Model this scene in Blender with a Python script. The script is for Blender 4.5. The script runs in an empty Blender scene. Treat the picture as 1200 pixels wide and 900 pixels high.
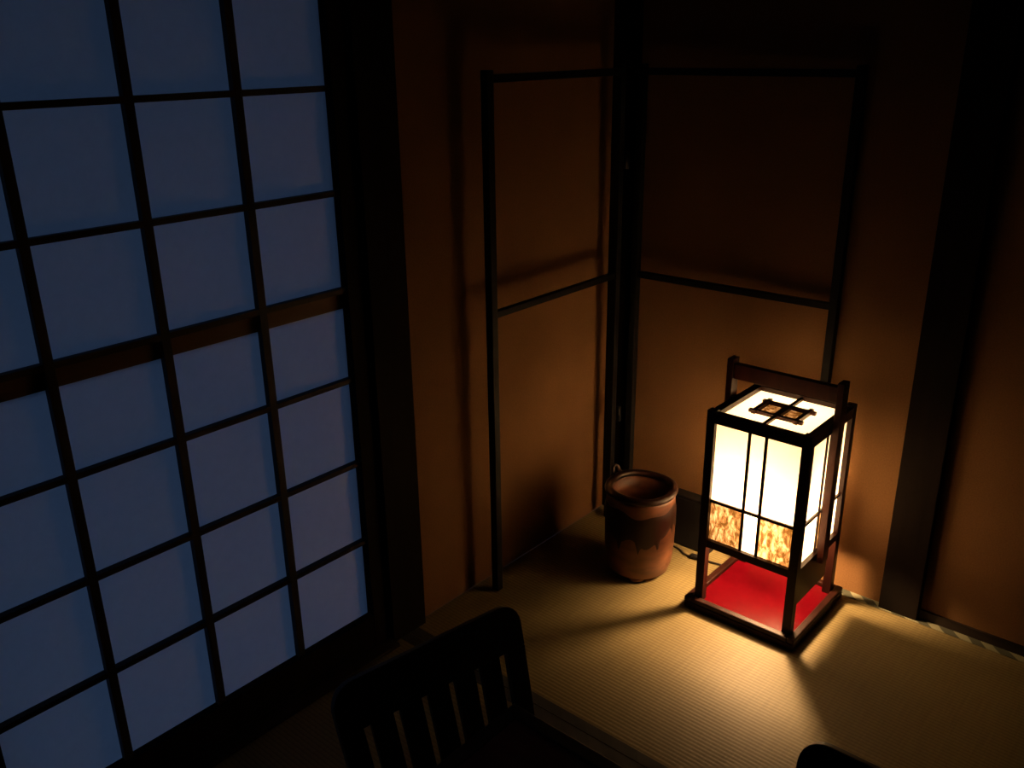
import bpy, bmesh, math, random
from mathutils import Vector, Matrix

random.seed(7)
scene = bpy.context.scene

# ---------------------------------------------------------------- camera
def cam_axes(yaw, pitch, roll):
    cy, sy = math.cos(yaw), math.sin(yaw)
    cp, sp = math.cos(pitch), math.sin(pitch)
    cr, sr = math.cos(roll), math.sin(roll)
    fwd = Vector((-sy * cp, cy * cp, sp))
    right = Vector((cy, sy, 0))
    up = right.cross(fwd)
    return cr * right + sr * up, -sr * right + cr * up, fwd

r_, u_, f_ = cam_axes(math.radians(41.146), math.radians(-20.759), math.radians(-0.759))
cd = bpy.data.cameras.new('camera')
cam = bpy.data.objects.new('camera', cd)
scene.collection.objects.link(cam)
cam.matrix_world = Matrix(((r_.x, u_.x, -f_.x, 1.5894), (r_.y, u_.y, -f_.y, -2.3137),
                           (r_.z, u_.z, -f_.z, 1.5), (0, 0, 0, 1)))
cd.sensor_width = 36.0
cd.lens = 1055.4 / 1200 * 36
cd.clip_start = 0.02
scene.camera = cam

# ---------------------------------------------------------------- dusk sky, exposure
world = bpy.data.worlds.new('dusk_sky')
scene.world = world
world.use_nodes = True
bg = world.node_tree.nodes['Background']
bg.inputs['Color'].default_value = (0.215, 0.42, 0.90, 1)
bg.inputs['Strength'].default_value = 0.295
scene.view_settings.view_transform = 'Standard'
scene.view_settings.look = 'None'
scene.view_settings.gamma = 1
scene.view_settings.exposure = 0.0
scene.view_settings.use_curve_mapping = False
scene.cycles.use_denoising = True
scene.cycles.max_bounces = 10
scene.cycles.diffuse_bounces = 6
scene.cycles.transmission_bounces = 6
scene.cycles.sample_clamp_indirect = 6.0

BULB_STRENGTH = 1030.0
BULB_COLOR = (1.0, 0.58, 0.26, 1)

# ---------------------------------------------------------------- node helpers
def new_mat(name):
    m = bpy.data.materials.new(name)
    m.use_nodes = True
    return m, m.node_tree, m.node_tree.nodes['Principled BSDF']

def node(nt, typ, **kw):
    n = nt.nodes.new(typ)
    for k, v in kw.items():
        if k.startswith('i_'):
            n.inputs[k[2:].replace('_', ' ')].default_value = v
        else:
            setattr(n, k, v)
    return n

def coords(nt, scale=(1, 1, 1), kind='Object'):
    tc = node(nt, 'ShaderNodeTexCoord')
    mp = node(nt, 'ShaderNodeMapping')
    mp.inputs['Scale'].default_value = scale
    nt.links.new(tc.outputs[kind], mp.inputs['Vector'])
    return mp.outputs['Vector']

def ramp(nt, fac, stops):
    r = node(nt, 'ShaderNodeValToRGB')
    el = r.color_ramp.elements
    while len(el) < len(stops):
        el.new(0.5)
    for e, (p, c) in zip(el, stops):
        e.position = p
        e.color = (c[0], c[1], c[2], 1)
    nt.links.new(fac, r.inputs['Fac'])
    return r.outputs['Color']

def bump(nt, bsdf, height, strength, dist=0.002):
    b = node(nt, 'ShaderNodeBump')
    b.inputs['Strength'].default_value = strength
    b.inputs['Distance'].default_value = dist
    nt.links.new(height, b.inputs['Height'])
    nt.links.new(b.outputs['Normal'], bsdf.inputs['Normal'])

def wood(name, dark, light, rough=0.45, scale=(30, 30, 3), coat=0.0, spec=0.2):
    m, nt, b = new_mat(name)
    b.inputs['Specular IOR Level'].default_value = spec
    v = coords(nt, scale)
    n = node(nt, 'ShaderNodeTexNoise', i_Scale=1.0, i_Detail=6.0, i_Roughness=0.6, i_Distortion=0.6)
    nt.links.new(v, n.inputs['Vector'])
    c = ramp(nt, n.outputs['Fac'], [(0.3, dark), (0.7, light)])
    nt.links.new(c, b.inputs['Base Color'])
    b.inputs['Roughness'].default_value = rough
    b.inputs['Coat Weight'].default_value = coat
    bump(nt, b, n.outputs['Fac'], 0.25)
    return m

M = {}
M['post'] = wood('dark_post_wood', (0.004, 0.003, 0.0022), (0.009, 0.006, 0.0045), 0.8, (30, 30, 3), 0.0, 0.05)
M['sill'] = wood('dark_sill_wood', (0.008, 0.006, 0.005), (0.02, 0.013, 0.010), 0.55, (3, 30, 30))
M['muntin'] = wood('shoji_lattice_wood', (0.010, 0.009, 0.012), (0.020, 0.016, 0.018), 0.6)
M['rail_brown'] = wood('shoji_brown_rail', (0.085, 0.045, 0.022), (0.13, 0.07, 0.035), 0.6, (3, 3, 40))
M['lantern'] = wood('lantern_frame_wood', (0.007, 0.002, 0.0015), (0.018, 0.0045, 0.0025), 0.4, (40, 40, 6), 0.03, 0.12)
M['handle'] = wood('lantern_handle_wood', (0.016, 0.004, 0.0025), (0.036, 0.009, 0.005), 0.4, (40, 40, 6), 0.03, 0.12)
M['rack'] = wood('black_lacquer_rack', (0.003, 0.003, 0.0035), (0.006, 0.006, 0.006), 0.6, (30, 30, 5), 0.0, 0.12)
M['chair'] = wood('black_chair_wood', (0.006, 0.006, 0.008), (0.014, 0.013, 0.015), 0.45, (4, 4, 30))
M['table_rim'] = wood('table_rim_wood', (0.008, 0.006, 0.006), (0.016, 0.011, 0.010), 0.5, (4, 30, 30))
M['table_top'] = wood('table_top_wood', (0.05, 0.018, 0.022), (0.085, 0.032, 0.034), 0.5, (4, 30, 30))
M['ceiling'] = wood('ceiling_boards', (0.03, 0.02, 0.012), (0.06, 0.04, 0.022), 0.7, (3, 30, 3))
M['deck'] = wood('veranda_boards', (0.10, 0.08, 0.06), (0.16, 0.12, 0.09), 0.8, (3, 30, 3))

def plaster():
    m, nt, b = new_mat('sand_plaster')
    v = coords(nt, (1, 1, 1))
    n1 = node(nt, 'ShaderNodeTexNoise', i_Scale=4.0, i_Detail=3.0)
    n2 = node(nt, 'ShaderNodeTexNoise', i_Scale=260.0, i_Detail=4.0, i_Roughness=0.7)
    nt.links.new(v, n1.inputs['Vector']); nt.links.new(v, n2.inputs['Vector'])
    c1 = ramp(nt, n1.outputs['Fac'], [(0.3, (0.150, 0.077, 0.031)), (0.7, (0.185, 0.096, 0.038))])
    c2 = ramp(nt, n2.outputs['Fac'], [(0.3, (0.72, 0.72, 0.72)), (0.7, (1.0, 1.0, 1.0))])
    mx = node(nt, 'ShaderNodeMix', data_type='RGBA', blend_type='MULTIPLY')
    mx.inputs['Factor'].default_value = 1
    nt.links.new(c1, mx.inputs['A']); nt.links.new(c2, mx.inputs['B'])
    nt.links.new(mx.outputs['Result'], b.inputs['Base Color'])
    b.inputs['Roughness'].default_value = 0.95
    b.inputs['Specular IOR Level'].default_value = 0.1
    bump(nt, b, n2.outputs['Fac'], 0.3, 0.001)
    return m
M['plaster'] = plaster()

def tatami():
    m, nt, b = new_mat('tatami_rush')
    # object space: x runs along the mat, y across; fine ridges follow x
    v = coords(nt, (1, 1, 1))
    w = node(nt, 'ShaderNodeTexWave', wave_type='BANDS', bands_direction='Y', i_Scale=28.0, i_Distortion=0.3, i_Detail=1.0)
    nt.links.new(v, w.inputs['Vector'])
    v2 = coords(nt, (180, 9, 1))
    n = node(nt, 'ShaderNodeTexNoise', i_Scale=1.0, i_Detail=4.0)
    nt.links.new(v2, n.inputs['Vector'])
    c1 = ramp(nt, n.outputs['Fac'], [(0.3, (0.124, 0.097, 0.041)), (0.7, (0.150, 0.118, 0.050))])
    c2 = ramp(nt, w.outputs['Fac'], [(0.0, (0.72, 0.70, 0.66)), (0.35, (1, 1, 1))])
    mx = node(nt, 'ShaderNodeMix', data_type='RGBA', blend_type='MULTIPLY')
    mx.inputs['Factor'].default_value = 1
    nt.links.new(c1, mx.inputs['A']); nt.links.new(c2, mx.inputs['B'])
    nt.links.new(mx.outputs['Result'], b.inputs['Base Color'])
    b.inputs['Roughness'].default_value = 0.6
    b.inputs['Specular IOR Level'].default_value = 0.25
    bump(nt, b, w.outputs['Fac'], 0.25, 0.0015)
    return m
M['tatami'] = tatami()

def border_cloth(name, a, c, scale):
    m, nt, b = new_mat(name)
    v = coords(nt, (1, 1, 1))
    w = node(nt, 'ShaderNodeTexWave', wave_type='BANDS', bands_direction='DIAGONAL', i_Scale=scale, i_Distortion=1.5)
    nt.links.new(v, w.inputs['Vector'])
    col = ramp(nt, w.outputs['Fac'], [(0.45, a), (0.6, c)])
    nt.links.new(col, b.inputs['Base Color'])
    b.inputs['Roughness'].default_value = 0.9
    return m
M['heri'] = border_cloth('patterned_border_cloth', (0.035, 0.038, 0.022), (0.17, 0.17, 0.105), 9)
M['heri_dark'] = border_cloth('dark_border_cloth', (0.012, 0.012, 0.012), (0.016, 0.016, 0.015), 9)

def paper(name, col, scale=60.0, var=0.04, fac=0.42):
    """thin washi: light crosses it and comes out scattered"""
    m = bpy.data.materials.new(name)
    m.use_nodes = True
    nt = m.node_tree
    nt.nodes.remove(nt.nodes['Principled BSDF'])
    out = nt.nodes['Material Output']
    v = coords(nt, (1, 1, 1))
    n = node(nt, 'ShaderNodeTexNoise', i_Scale=scale, i_Detail=5.0, i_Roughness=0.7)
    nt.links.new(v, n.inputs['Vector'])
    lo = tuple(x * (1 - var) for x in col)
    c = ramp(nt, n.outputs['Fac'], [(0.3, lo), (0.7, col)])
    tr = node(nt, 'ShaderNodeBsdfTranslucent'); df = node(nt, 'ShaderNodeBsdfDiffuse')
    nt.links.new(c, tr.inputs['Color']); nt.links.new(c, df.inputs['Color'])
    mx = node(nt, 'ShaderNodeMixShader'); mx.inputs['Fac'].default_value = fac
    nt.links.new(tr.outputs[0], mx.inputs[1]); nt.links.new(df.outputs[0], mx.inputs[2])
    nt.links.new(mx.outputs[0], out.inputs['Surface'])
    return m, nt, tr, df, mx
M['shoji_paper'] = paper('shoji_paper', (0.80, 0.80, 0.82), 45, 0.06)[0]
M['lamp_paper'] = paper('lantern_paper', (0.64, 0.625, 0.59), 70, 0.03, 0.56)[0]

def pattern_paper(name, thin):
    m, nt, tr, df, mx = paper(name, (0.8, 0.5, 0.2))
    v = coords(nt, (1, 1, 0.45))
    n = node(nt, 'ShaderNodeTexNoise', i_Scale=75.0, i_Detail=5.0, i_Roughness=0.65, i_Distortion=1.2)
    vo = node(nt, 'ShaderNodeTexVoronoi', i_Scale=70.0)
    nt.links.new(v, n.inputs['Vector']); nt.links.new(v, vo.inputs['Vector'])
    mul = node(nt, 'ShaderNodeMath', operation='MULTIPLY_ADD')
    nt.links.new(vo.outputs['Distance'], mul.inputs[0]); mul.inputs[1].default_value = -0.30
    nt.links.new(n.outputs['Fac'], mul.inputs[2])
    s = thin  # scales the pattern's brightness, not a thickness
    c = ramp(nt, mul.outputs[0], [(0.24, (0.05 * s, 0.028 * s, 0.008 * s)), (0.33, (0.13 * s, 0.075 * s, 0.035 * s)),
                                   (0.42, (0.22 * s, 0.16 * s, 0.10 * s)), (0.55, (0.30 * s, 0.25 * s, 0.20 * s))])
    nt.links.new(c, tr.inputs['Color']); nt.links.new(c, df.inputs['Color'])
    return m
M['pattern_a'] = pattern_paper('amber_patterned_paper', 0.30)
M['pattern_bulb_tint'] = pattern_paper('bulb_tinted_patterned_paper', 0.66)  # same pattern, with nearness to the bulb put into a paler colour
M['pattern_top'] = pattern_paper('brown_patterned_paper', 0.28)

def plain(name, col, rough=0.5, coat=0.0, spec=0.5):
    m, nt, b = new_mat(name)
    n = node(nt, 'ShaderNodeTexNoise', i_Scale=40.0, i_Detail=3.0)
    nt.links.new(coords(nt), n.inputs['Vector'])
    c = ramp(nt, n.outputs['Fac'], [(0.3, tuple(x * 0.88 for x in col)), (0.7, col)])
    nt.links.new(c, b.inputs['Base Color'])
    b.inputs['Roughness'].default_value = rough
    b.inputs['Coat Weight'].default_value = coat
    b.inputs['Specular IOR Level'].default_value = spec
    return m
M['red'] = plain('red_lacquer', (0.058, 0.0006, 0.0026), 0.22, 0.0, 0.12)
M['black_plastic'] = plain('black_plastic', (0.005, 0.0045, 0.005), 0.6, 0, 0.15)
M['cord'] = plain('brown_black_cord', (0.012, 0.008, 0.006), 0.5)
M['eaves'] = plain('shade_eaves', (0.15, 0.12, 0.10), 0.8)
M['earth'] = plain('garden_earth', (0.16, 0.15, 0.13), 0.95)
M['glaze'] = plain('brown_drip_glaze', (0.018, 0.006, 0.004), 0.4, 0.0, 0.3)

def clay():
    m, nt, b = new_mat('terracotta_clay')
    n = node(nt, 'ShaderNodeTexNoise', i_Scale=14.0, i_Detail=5.0)
    nt.links.new(coords(nt, (1, 1, 2.2)), n.inputs['Vector'])
    c = ramp(nt, n.outputs['Fac'], [(0.35, (0.075, 0.026, 0.011)), (0.65, (0.165, 0.060, 0.026))])
    nt.links.new(c, b.inputs['Base Color'])
    b.inputs['Roughness'].default_value = 0.5
    bump(nt, b, n.outputs['Fac'], 0.4, 0.003)
    return m
M['clay'] = clay()

m, nt, b = new_mat('lit_bulb')
b.inputs['Base Color'].default_value = (1, 1, 1, 1)
b.inputs['Emission Color'].default_value = BULB_COLOR
b.inputs['Emission Strength'].default_value = BULB_STRENGTH
M['bulb'] = m

# ---------------------------------------------------------------- mesh helpers
def bx(bm, x0, x1, y0, y1, z0, z1):
    vs = [bm.verts.new((x, y, z)) for z in (z0, z1) for x, y in ((x0, y0), (x1, y0), (x1, y1), (x0, y1))]
    for f in ((3, 2, 1, 0), (4, 5, 6, 7), (0, 1, 5, 4), (1, 2, 6, 5), (2, 3, 7, 6), (3, 0, 4, 7)):
        bm.faces.new([vs[i] for i in f])
    return vs

def quad(bm, pts):
    bm.faces.new([bm.verts.new(p) for p in pts])

def tube(bm, pts, r, seg=10):
    rings = []
    pts = [Vector(p) for p in pts]
    for i, p in enumerate(pts):
        d = (pts[min(i + 1, len(pts) - 1)] - pts[max(i - 1, 0)]).normalized()
        a = d.orthogonal().normalized() if i == 0 else (a - d * a.dot(d)).normalized()
        c = d.cross(a)
        rr = r[i] if isinstance(r, (list, tuple)) else r
        rings.append([bm.verts.new(p + a * rr * math.cos(t) + c * rr * math.sin(t))
                      for t in [2 * math.pi * k / seg for k in range(seg)]])
    for A, B in zip(rings, rings[1:]):
        for k in range(seg):
            f = bm.faces.new((A[k], A[(k + 1) % seg], B[(k + 1) % seg], B[k])); f.smooth = True
    bm.faces.new(rings[0][::-1]); bm.faces.new(rings[-1])

def lathe(bm, prof, seg=64, wob=None):
    rings = []
    for r, z in prof:
        rings.append([bm.verts.new((r * math.cos(t), r * math.sin(t), z + (wob(t, r, z) if wob else 0)))
                      for t in [2 * math.pi * k / seg for k in range(seg)]])
    for A, B in zip(rings, rings[1:]):
        for k in range(seg):
            f = bm.faces.new((A[k], A[(k + 1) % seg], B[(k + 1) % seg], B[k])); f.smooth = True
    return rings

def extrude_outline(bm, pts, axis_fn, t):
    """closed outline (2-D) made into a slab; axis_fn(u, v, w) -> xyz"""
    A = [bm.verts.new(axis_fn(u, v, 0)) for u, v in pts]
    B = [bm.verts.new(axis_fn(u, v, t)) for u, v in pts]
    bm.faces.new(A[::-1]); bm.faces.new(B)
    n = len(pts)
    for i in range(n):
        bm.faces.new((A[i], A[(i + 1) % n], B[(i + 1) % n], B[i]))

def obj(name, bm, mat, parent=None, bevel=0.0, seg=2):
    bmesh.ops.recalc_face_normals(bm, faces=bm.faces[:])
    me = bpy.data.meshes.new(name)
    bm.to_mesh(me); bm.free()
    me.materials.append(mat)
    o = bpy.data.objects.new(name, me)
    scene.collection.objects.link(o)
    if parent: o.parent = parent
    if bevel:
        b = o.modifiers.new('bevel', 'BEVEL'); b.width = bevel; b.segments = seg; b.limit_method = 'ANGLE'
    return o

def box(name, mat, parent, *c, bevel=0.0):
    bm = bmesh.new(); bx(bm, *c)
    return obj(name, bm, mat, parent, bevel)

def empty(name, loc=(0, 0, 0), rz=0.0, **kw):
    o = bpy.data.objects.new(name, None)
    o.location = loc; o.rotation_euler = (0, 0, rz)
    o.empty_display_size = 0.1
    scene.collection.objects.link(o)
    for k, v in kw.items(): o[k] = v
    return o

def tag(o, **kw):
    for k, v in kw.items(): o[k] = v
    return o

def struct(name, bm, mat, label, bevel=0.0):
    o = obj(name, bm, mat, None, bevel)
    o['kind'] = 'structure'; o['label'] = label
    return o

# ---------------------------------------------------------------- room shell
RX, RY, RZ = 2.865, -3.82, 2.45
DY0, DY1 = -1.012, -2.98           # opening of the paper doors in the left wall
HEAD = 1.92

bm = bmesh.new()
bx(bm, -0.10, 0, -0.895, 0.10, 0, RZ)
bx(bm, -0.10, 0, -3.06, -0.895, HEAD + 0.06, RZ)
bx(bm, -0.10, 0, RY - 0.1, -3.06, 0, RZ)
struct('wall_left', bm, M['plaster'], 'ochre sand-plaster wall beside the paper doors')
bm = bmesh.new(); bx(bm, 0, RX + 0.1, 0, 0.10, 0, RZ)
struct('wall_back', bm, M['plaster'], 'ochre sand-plaster wall behind the lit paper lantern')
bm = bmesh.new(); bx(bm, RX, RX + 0.1, RY, 0, 0, RZ)
struct('wall_right', bm, M['plaster'], 'plaster wall on the right side of the room')
bm = bmesh.new(); bx(bm, 0, RX + 0.1, RY - 0.1, RY, 0, RZ)
struct('wall_front', bm, M['plaster'], 'plaster wall behind the viewer')
ceil = empty('ceiling', (0, 0, RZ), kind='structure', label='dark board ceiling')
for i in range(8):
    w = (RX + 0.2) / 8
    box('board', M['ceiling'], ceil, -0.1 + i * w + 0.003, -0.1 + (i + 1) * w - 0.003, RY - 0.1, 0.1, 0.0, 0.02)
box('backing', M['ceiling'], ceil, -0.1, RX + 0.1, RY - 0.1, 0.1, 0.02, 0.04)

# floor: six tatami mats with cloth borders
floor = empty('floor', (0, 0, 0), kind='structure', label='straw tatami floor with cloth-bordered mats')
box('subfloor', M['sill'], floor, 0, RX, RY, 0, -0.06, -0.03)
G = 0.0012
HB = 0.030
def mat_h(x0, x1, y0, y1, first=False):
    bm = bmesh.new(); bx(bm, x0 + G, x1 - G, y0 + G, y1 - G, -0.03, 0)
    o = obj('tatami_mat', bm, M['tatami'], floor)
    for k, (a, b_) in enumerate(((y1 - G - HB, y1 - G), (y0 + G, y0 + G + HB))):
        bm = bmesh.new(); bx(bm, x0 + G, x1 - G, a, b_, 0.0001, 0.0016)
        h = obj('cloth_border', bm, M['heri'] if (first and k == 0) else M['heri_dark'], o)
        h['label'] = 'grey-green patterned cloth border' if (first and k == 0) else 'dark cloth border'
def mat_v(x0, x1, y0, y1):
    bm = bmesh.new(); bx(bm, x0 + G, x1 - G, y0 + G, y1 - G, -0.03, 0)
    o = obj('tatami_mat', bm, M['tatami'], floor)
    for a, b_ in ((x0 + G, x0 + G + HB), (x1 - G - HB, x1 - G)):
        bm = bmesh.new(); bx(bm, a, b_, y0 + G, y1 - G, 0.0001, 0.0016)
        h = obj('cloth_border', bm, M['heri_dark'], o)
        h['label'] = 'dark cloth border'
for i in range(4):
    mat_h(0.0, 1.91, -0.955 * (i + 1), -0.955 * i, i == 0)
for i in range(2):
    mat_v(1.91, RX, -1.91 * (i + 1), -1.91 * i)

# posts, sill, head rail
def trim(n, label, mat, *boxes, bevel=0.002):
    bm = bmesh.new()
    for c in boxes: bx(bm, *c)
    return struct('trim_%d' % n, bm, mat, label, bevel)
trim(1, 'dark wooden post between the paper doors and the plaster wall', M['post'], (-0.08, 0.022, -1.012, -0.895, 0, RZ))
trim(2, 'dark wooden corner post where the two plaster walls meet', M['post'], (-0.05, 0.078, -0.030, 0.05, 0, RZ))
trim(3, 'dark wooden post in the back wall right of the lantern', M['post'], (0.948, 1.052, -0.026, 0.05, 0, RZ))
trim(4, 'dark wooden sill under the paper doors', M['sill'], (-0.08, 0.045, -3.0, -1.012, 0.0, 0.012), (-0.08, -0.0, -3.0, -1.012, 0.012, 0.022))
trim(5, 'dark head rail above the paper doors', M['sill'], (-0.08, 0.02, -3.06, -0.895, HEAD, HEAD + 0.06))
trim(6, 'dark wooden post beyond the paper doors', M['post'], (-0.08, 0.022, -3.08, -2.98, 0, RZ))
bm = bmesh.new(); bx(bm, 1.052, RX, -0.0075, 0, 0.0018, 0.028)
struct('baseboard_back', bm, M['sill'], 'thin dark wooden strip along the foot of the back wall')

# outside the paper doors
bm = bmesh.new(); bx(bm, -1.1, -0.12, -4.2, 0.1, -0.12, -0.04)
struct('trim_7', bm, M['deck'], 'veranda boards outside the paper doors')
bm = bmesh.new(); bx(bm, -2.1, -0.12, -4.8, 0.8, 1.99, 2.03)  # overhang out of view, added to darken the upper door paper
struct('trim_8', bm, M['eaves'], 'out-of-view eaves added to shade the upper paper panes')
bm = bmesh.new(); bx(bm, -9, 0.0, -10, 6, -0.6, -0.5)
struct('ground', bm, M['earth'], 'garden ground outside')

# ---------------------------------------------------------------- shoji doors
PITCH_Y, PITCH_Z = 0.2207, 0.2178
def shoji(name, y_right, plane_x, label):
    """y_right: right edge of the paper; four columns of panes run towards -y"""
    d = empty(name, (0, 0, 0), kind='structure', label=label)
    zb, cols, rows = 0.108, 4, 8
    zt = zb + rows * PITCH_Z
    yl = y_right - cols * PITCH_Y
    mw, md = 0.0175, 0.016
    px = plane_x
    # paper panes sit behind the lattice
    for r in range(rows):
        for c in range(cols):
            bm = bmesh.new()
            ya, yb = y_right - c * PITCH_Y, y_right - (c + 1) * PITCH_Y
            za, zb_ = zb + r * PITCH_Z, zb + (r + 1) * PITCH_Z
            quad(bm, [(px - md, yb, za), (px - md, ya, za), (px - md, ya, zb_), (px - md, yb, zb_)])
            obj('paper_pane', bm, M['shoji_paper'], d)
    for c in range(1, cols):
        y = y_right - c * PITCH_Y
        box('muntin', M['muntin'], d, px - md + 0.0005, px + 0.0005, y - mw / 2, y + mw / 2, zb, zt)
    for r in range(1, rows):
        z = zb + r * PITCH_Z
        box('muntin', M['muntin'], d, px - md + 0.0005, px, yl, y_right, z - 0.006, z + 0.006)
    z = zb + 4 * PITCH_Z
    o = box('meeting_rail', M['rail_brown'], d, px - md - 0.02, px - md + 0.004, yl, y_right, z - 0.044, z - 0.0062)
    o['label'] = 'brown meeting rail behind the lattice'
    for a, b_ in ((y_right, y_right + 0.048), (yl - 0.048, yl)):
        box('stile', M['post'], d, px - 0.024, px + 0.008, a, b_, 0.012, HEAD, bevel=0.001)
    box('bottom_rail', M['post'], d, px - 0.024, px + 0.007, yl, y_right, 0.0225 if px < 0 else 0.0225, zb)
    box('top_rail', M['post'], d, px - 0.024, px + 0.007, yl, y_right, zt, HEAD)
    return d
shoji('door_1', -1.0635, 0.0, 'sliding lattice door with blue-lit paper panes')
shoji('door_2', -1.0635 - 4 * PITCH_Y - 0.070, -0.036, 'second sliding lattice door with paper panes')

# ---------------------------------------------------------------- lantern
LX, LY = 0.688, -0.205
lan = empty('floor_lantern', (LX, LY, 0), label='square wooden floor lantern with glowing white paper panels and a red base', category='lantern')
H = 0.1425                       # half width of the body
P = 0.0120                       # half post
ZR0, ZR1, ZM, ZT0, ZT1 = 0.198, 0.220, 0.338, 0.566, 0.594
def lbx(name, mat, *c, bevel=0.0012, parent=None):
    return box(name, mat, parent or lan, *c, bevel=bevel)
# base: slab with a raised rim and a red tray
bm = bmesh.new()
BH = 0.163
bx(bm, -BH, BH, -BH, BH, 0.0, 0.020)
for a in (-1, 1):
    bx(bm, *sorted((a * BH, a * (BH - 0.020))), -BH, BH, 0.0201, 0.034)
    bx(bm, -BH + 0.0201, BH - 0.0201, *sorted((a * BH, a * (BH - 0.020))), 0.0201, 0.034)
base = obj('base', bm, M['lantern'], lan, 0.003)
box('tray', M['red'], base, -BH + 0.021, BH - 0.021, -BH + 0.021, BH - 0.021, 0.0205, 0.0225)['label'] = 'red lacquered tray'
for sx in (-1, 1):
    for sy in (-1, 1):
        cx, cy = sx * (H - P), sy * (H - P)
        lbx('post', M['lantern'], cx - P, cx + P, cy - P, cy + P, 0.0225, 0.600)

MU = 0.0042
def face_frame(k):
    """k = 0 front (-y), 1 right (+x), 2 back, 3 left: local u along the face, w outwards"""
    rot = Matrix.Rotation(k * math.pi / 2, 4, 'Z')
    e = H - 2 * P
    def mk(name, mat, u0, u1, w0, w1, z0, z1, parent=lan, bevel=0.0006):
        bm = bmesh.new(); bx(bm, u0, u1, -w1, -w0, z0, z1)
        bm.transform(rot)
        return obj(name, bm, mat, parent, bevel)
    mk('rail', M['lantern'], -e, e, H - 0.015, H - 0.001, ZR0 - (0.014 if k == 2 else 0), ZR1)  # back rail drops lower, shaped to cut the spill on the wall
    mk('rail', M['lantern'], -e, e, H - 0.024, H - 0.001, ZT0, ZT1)
    mk('rail', M['lantern'], -e, e, H - 0.013, H - 0.007, ZM - 0.0042, ZM + 0.0042)
    for u in ((-0.023, 0.023) if k in (0, 2) else (-0.012, 0.012)):
        mk('muntin', M['lantern'], u - MU, u + MU, H - 0.0125, H - 0.0085, ZR1, ZT0)
    wv = -(H - 0.0135)
    cu_ = 0.023 if k in (0, 2) else 0.012
    cells = [(-e, -cu_), (-cu_, cu_), (cu_, e)]
    for i, (u0, u1) in enumerate(cells):
        for lo, hi, row in ((ZR1 - 0.004, ZM, 0), (ZM, ZT0 + 0.004, 1)):
            bm = bmesh.new()
            quad(bm, [(u0, wv, lo), (u1, wv, lo), (u1, wv, hi), (u0, wv, hi)])
            bm.transform(rot)
            mat, lab = M['lamp_paper'], None
            if row == 0:
                if k in (0, 2) and i != 1:
                    mat = M['pattern_a'] if i == 0 else M['pattern_bulb_tint']
                    lab = 'amber patterned paper panel' if i == 0 else 'patterned paper panel coloured paler for the nearer bulb'
                if k in (1, 3) and i == 1:
                    mat, lab = M['pattern_a'], 'amber patterned paper panel'
            o = obj('paper_panel', bm, mat, lan)
            if lab: o['label'] = lab
    if k in (1, 3):   # handle upright stands against the middle of the side
        mk('handle_upright', M['handle'], -0.0175, 0.0175, H - 0.0005, H + 0.017, ZR0 - 0.004, 0.704, bevel=0.001)
    if k == 1:
        s = mk('skirt_board', M['lantern'], -e, e - 0.042, H - 0.014, H - 0.006, 0.105, ZR0)
for k in range(4): face_frame(k)
# crossbar of the handle
lbx('handle_bar', M['handle'], -(H - 0.0008), H - 0.0008, -0.010, 0.010, 0.648, 0.690)
# top: paper and a small log-cabin frame
e = H - 0.022
TX, TY = 0.058, 0.040
tops = [(-e, e, -e, -TY), (-e, e, TY, e), (-e, -TX, -TY, TY), (TX, e, -TY, TY)]
for (a, b_, c, d_) in tops:
    bm = bmesh.new(); quad(bm, [(a, c, 0.580), (b_, c, 0.580), (b_, d_, 0.580), (a, d_, 0.580)])
    obj('paper_panel', bm, M['lamp_paper'], lan)
bm = bmesh.new()
for s in (-1, 1):
    bx(bm, -TX - 0.016, TX + 0.016, s * TY - 0.0055, s * TY + 0.0055, 0.581, 0.590)
    bx(bm, s * TX - 0.0055, s * TX + 0.0055, -TY - 0.012, TY + 0.012, 0.5815, 0.5925)
bx(bm, -0.009, 0.009, -TY, TY, 0.5812, 0.5895)
bx(bm, -0.005, 0.005, -e, -TY, 0.5812, 0.588)
bx(bm, -0.005, 0.005, TY, e, 0.5812, 0.588)
cf = obj('top_grille', bm, M['handle'], lan)
for s in (-1, 1):
    bm = bmesh.new()
    a, b_ = sorted((s * 0.004, s * TX))
    quad(bm, [(a, -TY, 0.580), (b_, -TY, 0.580), (b_, TY, 0.580), (a, TY, 0.580)])
    o = obj('paper_panel', bm, M['pattern_top'], lan); o['label'] = 'brown patterned paper panel'
# bulb and its holder
bm = bmesh.new()
prof = [(0.0005, 0.0), (0.013, 0.0), (0.016, 0.010), (0.026, 0.032), (0.031, 0.052), (0.028, 0.072), (0.016, 0.086), (0.0005, 0.090)]
lathe(bm, prof, 20)
bm.transform(Matrix.Translation((-0.030, 0.045, 0.243)))
obj('light_bulb', bm, M['bulb'], lan)
bm = bmesh.new()
lathe(bm, [(0.0005, 0.211), (0.017, 0.211), (0.019, 0.225), (0.016, 0.2429), (0.0005, 0.2429)], 20)
bm.transform(Matrix.Translation((-0.030, 0.045, 0)))
bx(bm, -H + 0.012, H - 0.012, 0.041, 0.049, 0.204, 0.211)
obj('bulb_holder', bm, M['lantern'], lan)

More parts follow.
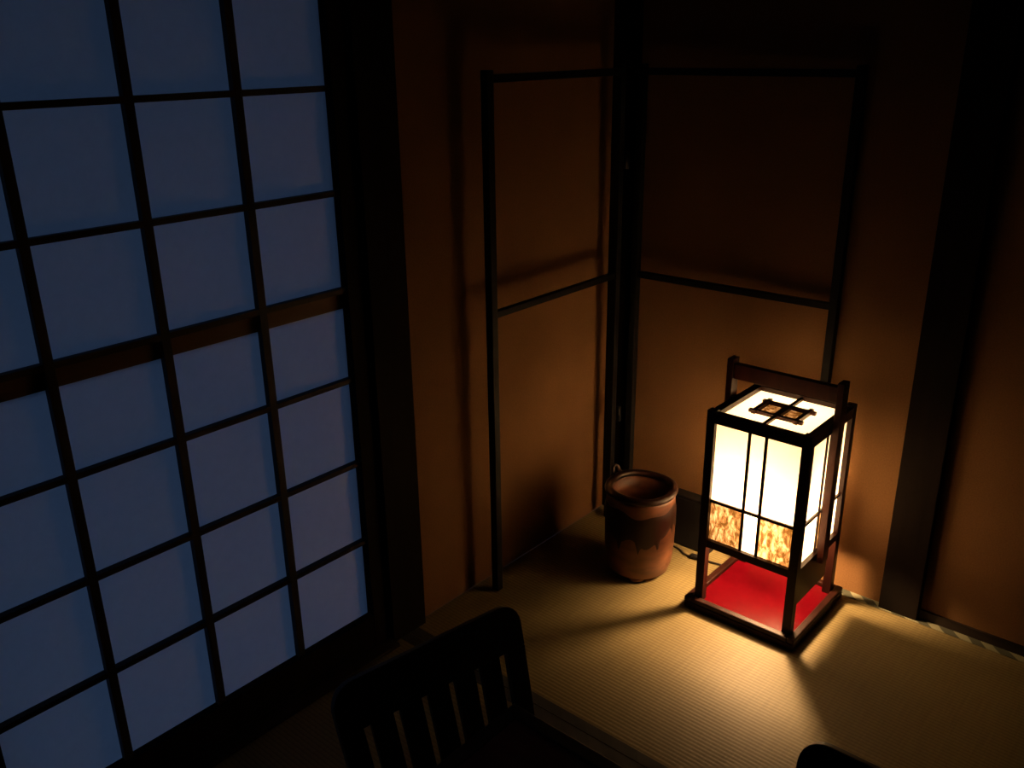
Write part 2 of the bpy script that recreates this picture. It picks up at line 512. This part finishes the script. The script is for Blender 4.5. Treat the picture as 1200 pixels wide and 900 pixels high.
# ---------------------------------------------------------------- lantern cord
bm = bmesh.new()
pts = [(0.522, -0.115, 0.006), (0.50, -0.118, 0.005), (0.455, -0.128, 0.005)]
tube(bm, pts, 0.003, 8)
pts = [(0.415, -0.135, 0.005), (0.385, -0.132, 0.004), (0.362, -0.118, 0.0035), (0.318, -0.108, 0.0035),
       (0.300, -0.096, 0.0035), (0.27, -0.078, 0.0035), (0.22, -0.065, 0.0035), (0.15, -0.062, 0.0035), (0.10, -0.10, 0.0035)]
def smooth(pts, n=6):
    P_ = [Vector(p) for p in pts]; out = []
    for i in range(len(P_) - 1):
        p0, p1, p2, p3 = P_[max(i - 1, 0)], P_[i], P_[i + 1], P_[min(i + 2, len(P_) - 1)]
        for k in range(n):
            t = k / n
            out.append(0.5 * ((2 * p1) + (p2 - p0) * t + (2 * p0 - 5 * p1 + 4 * p2 - p3) * t * t + (3 * p1 - p0 - 3 * p2 + p3) * t ** 3))
    out.append(P_[-1])
    return out
tube(bm, smooth(pts), 0.003, 8)
cord = empty('power_cord', (0.435, -0.13, 0), label='dark power cord on the tatami running from the lantern to the wall', category='cord')
bm.transform(Matrix.Translation((-0.435, 0.13, 0)))
obj('cable', bm, M['cord'], cord)
bm = bmesh.new()
tube(bm, [(-0.026, -0.006, 0.009), (-0.020, -0.0045, 0.009), (0.018, 0.001, 0.009), (0.026, 0.002, 0.009)], [0.005, 0.0085, 0.0085, 0.005], 10)
obj('inline_switch', bm, M['black_plastic'], cord)

# ---------------------------------------------------------------- small black box behind the lantern
bb = empty('black_box', (0.376, -0.072, 0), label='small black box standing against the wall, half hidden behind the lantern', category='box')
bm = bmesh.new(); bx(bm, -0.063, 0.070, -0.020, 0.018, 0.002, 0.168)
obj('body', bm, M['black_plastic'], bb, 0.004)
bm = bmesh.new(); bx(bm, -0.065, 0.072, -0.022, 0.020, 0.1685, 0.178)
obj('lid', bm, M['black_plastic'], bb, 0.003)
for sx in (-0.05, 0.056):
    box('foot', M['black_plastic'], bb, sx - 0.008, sx + 0.008, -0.015, 0.013, 0, 0.0018)

# ---------------------------------------------------------------- pot
PX, PY = 0.318, -0.288
pot = empty('clay_pot', (PX, PY, 0), label='round brown clay pot with dark glaze dripping from its rim, in the corner', category='pot')
R0 = 0.106
outer = [(0.080, 0.012), (0.090, 0.018), (0.099, 0.05), (0.103, 0.10), (0.104, 0.16), (0.103, 0.22), (0.100, 0.255), (0.101, 0.268)]
inner = [(0.086, 0.268), (0.087, 0.22), (0.088, 0.12), (0.080, 0.05), (0.0005, 0.045)]
bm = bmesh.new()
lathe(bm, [(0.0005, 0.012)] + outer + inner, 64)
obj('body', bm, M['clay'], pot)
# thick rolled rim
bm = bmesh.new()
tor = []
for k in range(17):
    a = 2 * math.pi * k / 16
    tor.append((0.0945 + 0.0125 * math.cos(a), 0.2755 + 0.0105 * math.sin(a)))
lathe(bm, tor, 64, lambda t, r, z: 0.002 * math.sin(3 * t))
bmesh.ops.remove_doubles(bm, verts=bm.verts[:], dist=1e-5)
obj('rim', bm, M['glaze'], pot)['label'] = 'dark brown glazed rim'
# drip glaze: a thin skin following the body with an irregular lower edge
bm = bmesh.new()
seg = 128
def body_r(z):
    for (r1, z1), (r2, z2) in zip(outer, outer[1:]):
        if z1 <= z <= z2: return r1 + (r2 - r1) * (z - z1) / (z2 - z1)
    return outer[-1][0]
def drip(t):
    s = 0.155 + 0.018 * math.sin(2 * t + 0.6) + 0.012 * math.sin(5 * t + 1.7) + 0.006 * math.sin(9 * t)
    s -= 0.032 * max(0, math.sin(11 * t + 0.4)) ** 6
    return s
def top_(t): return 0.232 + 0.008 * math.sin(3 * t + 1) + 0.004 * math.sin(7 * t)
rings = []
for k in range(seg):
    t = 2 * math.pi * k / seg
    col = []
    zt_, zb_ = top_(t), drip(t)
    for j in range(8):
        z = zt_ + (zb_ - zt_) * j / 7
        thick = 0.0016 if 0 < j < 7 else 0.0002
        r = body_r(z) + thick
        col.append(bm.verts.new((r * math.cos(t), r * math.sin(t), z)))
    rings.append(col)
for k in range(seg):
    A, B = rings[k], rings[(k + 1) % seg]
    for j in range(7):
        f = bm.faces.new((A[j], B[j], B[j + 1], A[j + 1])); f.smooth = True
obj('drip_glaze', bm, M['glaze'], pot)
for k in range(3):
    t = math.radians(-60 + 120 * k)
    bm = bmesh.new()
    lathe(bm, [(0.0005, 0.0), (0.019, 0.0), (0.023, 0.006), (0.024, 0.0125), (0.0005, 0.0125)], 16)
    bm.transform(Matrix.Translation((0.062 * math.cos(t), 0.062 * math.sin(t), 0)))
    obj('foot', bm, M['clay'], pot)
bm = bmesh.new()
t = math.radians(170)
c = Vector((math.cos(t), math.sin(t), 0)); n_ = Vector((-c.y, c.x, 0))
tube(bm, [c * 0.100 - n_ * 0.014 + Vector((0, 0, 0.284)), c * 0.108 - n_ * 0.010 + Vector((0, 0, 0.302)),
          c * 0.110 + Vector((0, 0, 0.307)), c * 0.108 + n_ * 0.010 + Vector((0, 0, 0.302)), c * 0.100 + n_ * 0.014 + Vector((0, 0, 0.284))], 0.0055, 8)
obj('lug', bm, M['glaze'], pot)

# ---------------------------------------------------------------- folding kimono rack in the corner
rk = empty('kimono_rack', (0.08, -0.05, 0), label='folding black lacquered kimono rack of thin bars standing in the corner', category='rack')
O = Vector((0.08, -0.05, 0))
def bar(name, a, b_, w=0.0115, h=None):
    """square bar between two points"""
    h = h or w
    a, b_ = Vector(a) - O, Vector(b_) - O
    d = (b_ - a).normalized()
    s = d.cross(Vector((0, 0, 1)))
    s = s.normalized() if s.length > 0.1 else Vector((1, 0, 0))
    u = s.cross(d).normalized()
    bm = bmesh.new()
    vs = []
    for p in (a, b_):
        for i, j in ((-1, -1), (1, -1), (1, 1), (-1, 1)):
            vs.append(bm.verts.new(p + s * w * i + u * h * j))
    for f in ((0, 1, 2, 3), (7, 6, 5, 4), (0, 4, 5, 1), (1, 5, 6, 2), (2, 6, 7, 3), (3, 7, 4, 0)):
        bm.faces.new([vs[i] for i in f])
    return obj(name, bm, M['rack'], rk, 0.002)
TOPZ = 1.42
wings = [((0.065, -0.085), (0.065, -0.645)), ((0.105, -0.034), (0.722, -0.0195))]
for w_, ((x0, y0), (x1, y1)) in enumerate(wings):
    for x, y in ((x0, y0), (x1, y1)):
        bar('post', (x, y, 0.0018), (x, y, TOPZ + 0.02))
    for z in (0.835, TOPZ):
        bar('rail', (x0, y0, z), (x1, y1, z), 0.008, 0.0095)
for z in (0.35, 1.15):
    bm = bmesh.new()
    tube(bm, [(0.079 - O.x, -0.064 - O.y, z), (0.079 - O.x, -0.064 - O.y, z + 0.05)], 0.0085, 10)
    obj('hinge', bm, M['rack'], rk)

# ---------------------------------------------------------------- legless floor chairs
def make_chair():
    t = empty('floor_chair')
    W = 0.43
    lean = math.radians(16)
    # back in local space: chair faces +x, back slab spans y, foot at x=0
    hgt = 0.40
    def bk(u, v, w):      # u across, v up the slab, w thickness forwards
        return (w * math.cos(lean) - v * math.sin(lean), u, 0.045 + v * math.cos(lean) + w * math.sin(lean))
    rc = 0.045
    h_ = W / 2
    out = [(-h_ + 0.02, 0)] + [(h_ - 0.02, 0)]
    for k in range(7):
        a = math.radians(15 * k); out.append((h_ - rc + rc * math.cos(a), hgt - rc + rc * math.sin(a)))
    for k in range(7):
        a = math.radians(90 + 15 * k); out.append((-h_ + rc + rc * math.cos(a), hgt - rc + rc * math.sin(a)))
    # frame: top rail + two stiles + slats, so the slots are real openings
    bm = bmesh.new()
    top0 = hgt - 0.095
    topr = [(-h_ + 0.002, top0), (h_ - 0.002, top0)] + out[2:]
    extrude_outline(bm, topr, bk, 0.016)
    obj('top_rail', bm, M['chair'], t, 0.002)
    for s in (-1, 1):
        bm = bmesh.new()
        pts = [(s * (h_ - 0.002), top0 - 0.0005), (s * (h_ - 0.048), top0 - 0.0005), (s * (h_ - 0.061), 0.0), (s * (h_ - 0.020), 0.0)]
        extrude_outline(bm, pts, bk, 0.016)
        obj('stile', bm, M['chair'], t, 0.002)
    n = 5
    span0, span1 = h_ - 0.056, h_ - 0.069
    for i in range(n):
        fr = (i + 0.5) / n * 2 - 1
        bm = bmesh.new()
        cu, cl = fr * (span0 - 0.002), fr * (span1 - 0.002)
        pts = [(cu - 0.0235, top0 - 0.0005), (cu + 0.0235, top0 - 0.0005), (cl + 0.0215, 0), (cl - 0.0215, 0)]
        extrude_outline(bm, pts, bk, 0.011)
        obj('slat', bm, M['chair'], t, 0.001)
    bm = bmesh.new()
    sp = [(-0.012, -h_ + 0.03), (0.40, -h_ + 0.0), (0.44, -h_ + 0.05), (0.44, h_ - 0.05), (0.40, h_ - 0.0), (-0.012, h_ - 0.03)]
    extrude_outline(bm, sp, lambda u, v, w: (u, v, 0.028 + w), 0.0165)
    obj('seat', bm, M['chair'], t, 0.003)
    for s in (-1, 1):
        box('runner', M['chair'], t, 0.02, 0.40, s * 0.15 - 0.015, s * 0.15 + 0.015, 0.0018, 0.0275, bevel=0.002)
    return t
def copy_thing(src):
    r = src.copy(); scene.collection.objects.link(r)
    for ch in list(src.children):
        c_ = ch.copy(); scene.collection.objects.link(c_); c_.parent = r
    return r
ch1 = make_chair()
ch1.location = (0.620, -1.36, 0)
ch1.rotation_euler = (0, 0, math.radians(-9.8))
tag(ch1, label='black slatted legless floor chair at bottom centre, beside the paper doors', category='chair', group='black floor chairs around the table')
ch2 = copy_thing(ch1)
ch2.location = (1.385, -1.215, 0)
ch2.rotation_euler = (0, 0, math.radians(-90))
tag(ch2, label='black floor chair in front of the lantern, only its rounded top corner in view', category='chair')

# ---------------------------------------------------------------- low table
TZ = 0.335
tb = empty('low_table', (1.28, -1.68, 0), label='dark low table with a black rim beside the floor chair', category='table')
hx, hy = 0.60, 0.40
box('tabletop', M['table_top'], tb, -hx + 0.031, hx - 0.031, -hy + 0.031, hy - 0.031, TZ - 0.028, TZ - 0.002)
bm = bmesh.new()
for s in (-1, 1):
    bx(bm, -hx, hx, *sorted((s * hy, s * (hy - 0.030))), TZ - 0.035, TZ)
    bx(bm, *sorted((s * hx, s * (hx - 0.030))), -hy + 0.0301, hy - 0.0301, TZ - 0.035, TZ)
obj('rim', bm, M['table_rim'], tb, 0.003)
for sx in (-1, 1):
    for sy in (-1, 1):
        cx, cy = sx * (hx - 0.05), sy * (hy - 0.05)
        box('leg', M['table_rim'], tb, cx - 0.022, cx + 0.022, cy - 0.022, cy + 0.022, 0.0018, TZ - 0.0352, bevel=0.003)
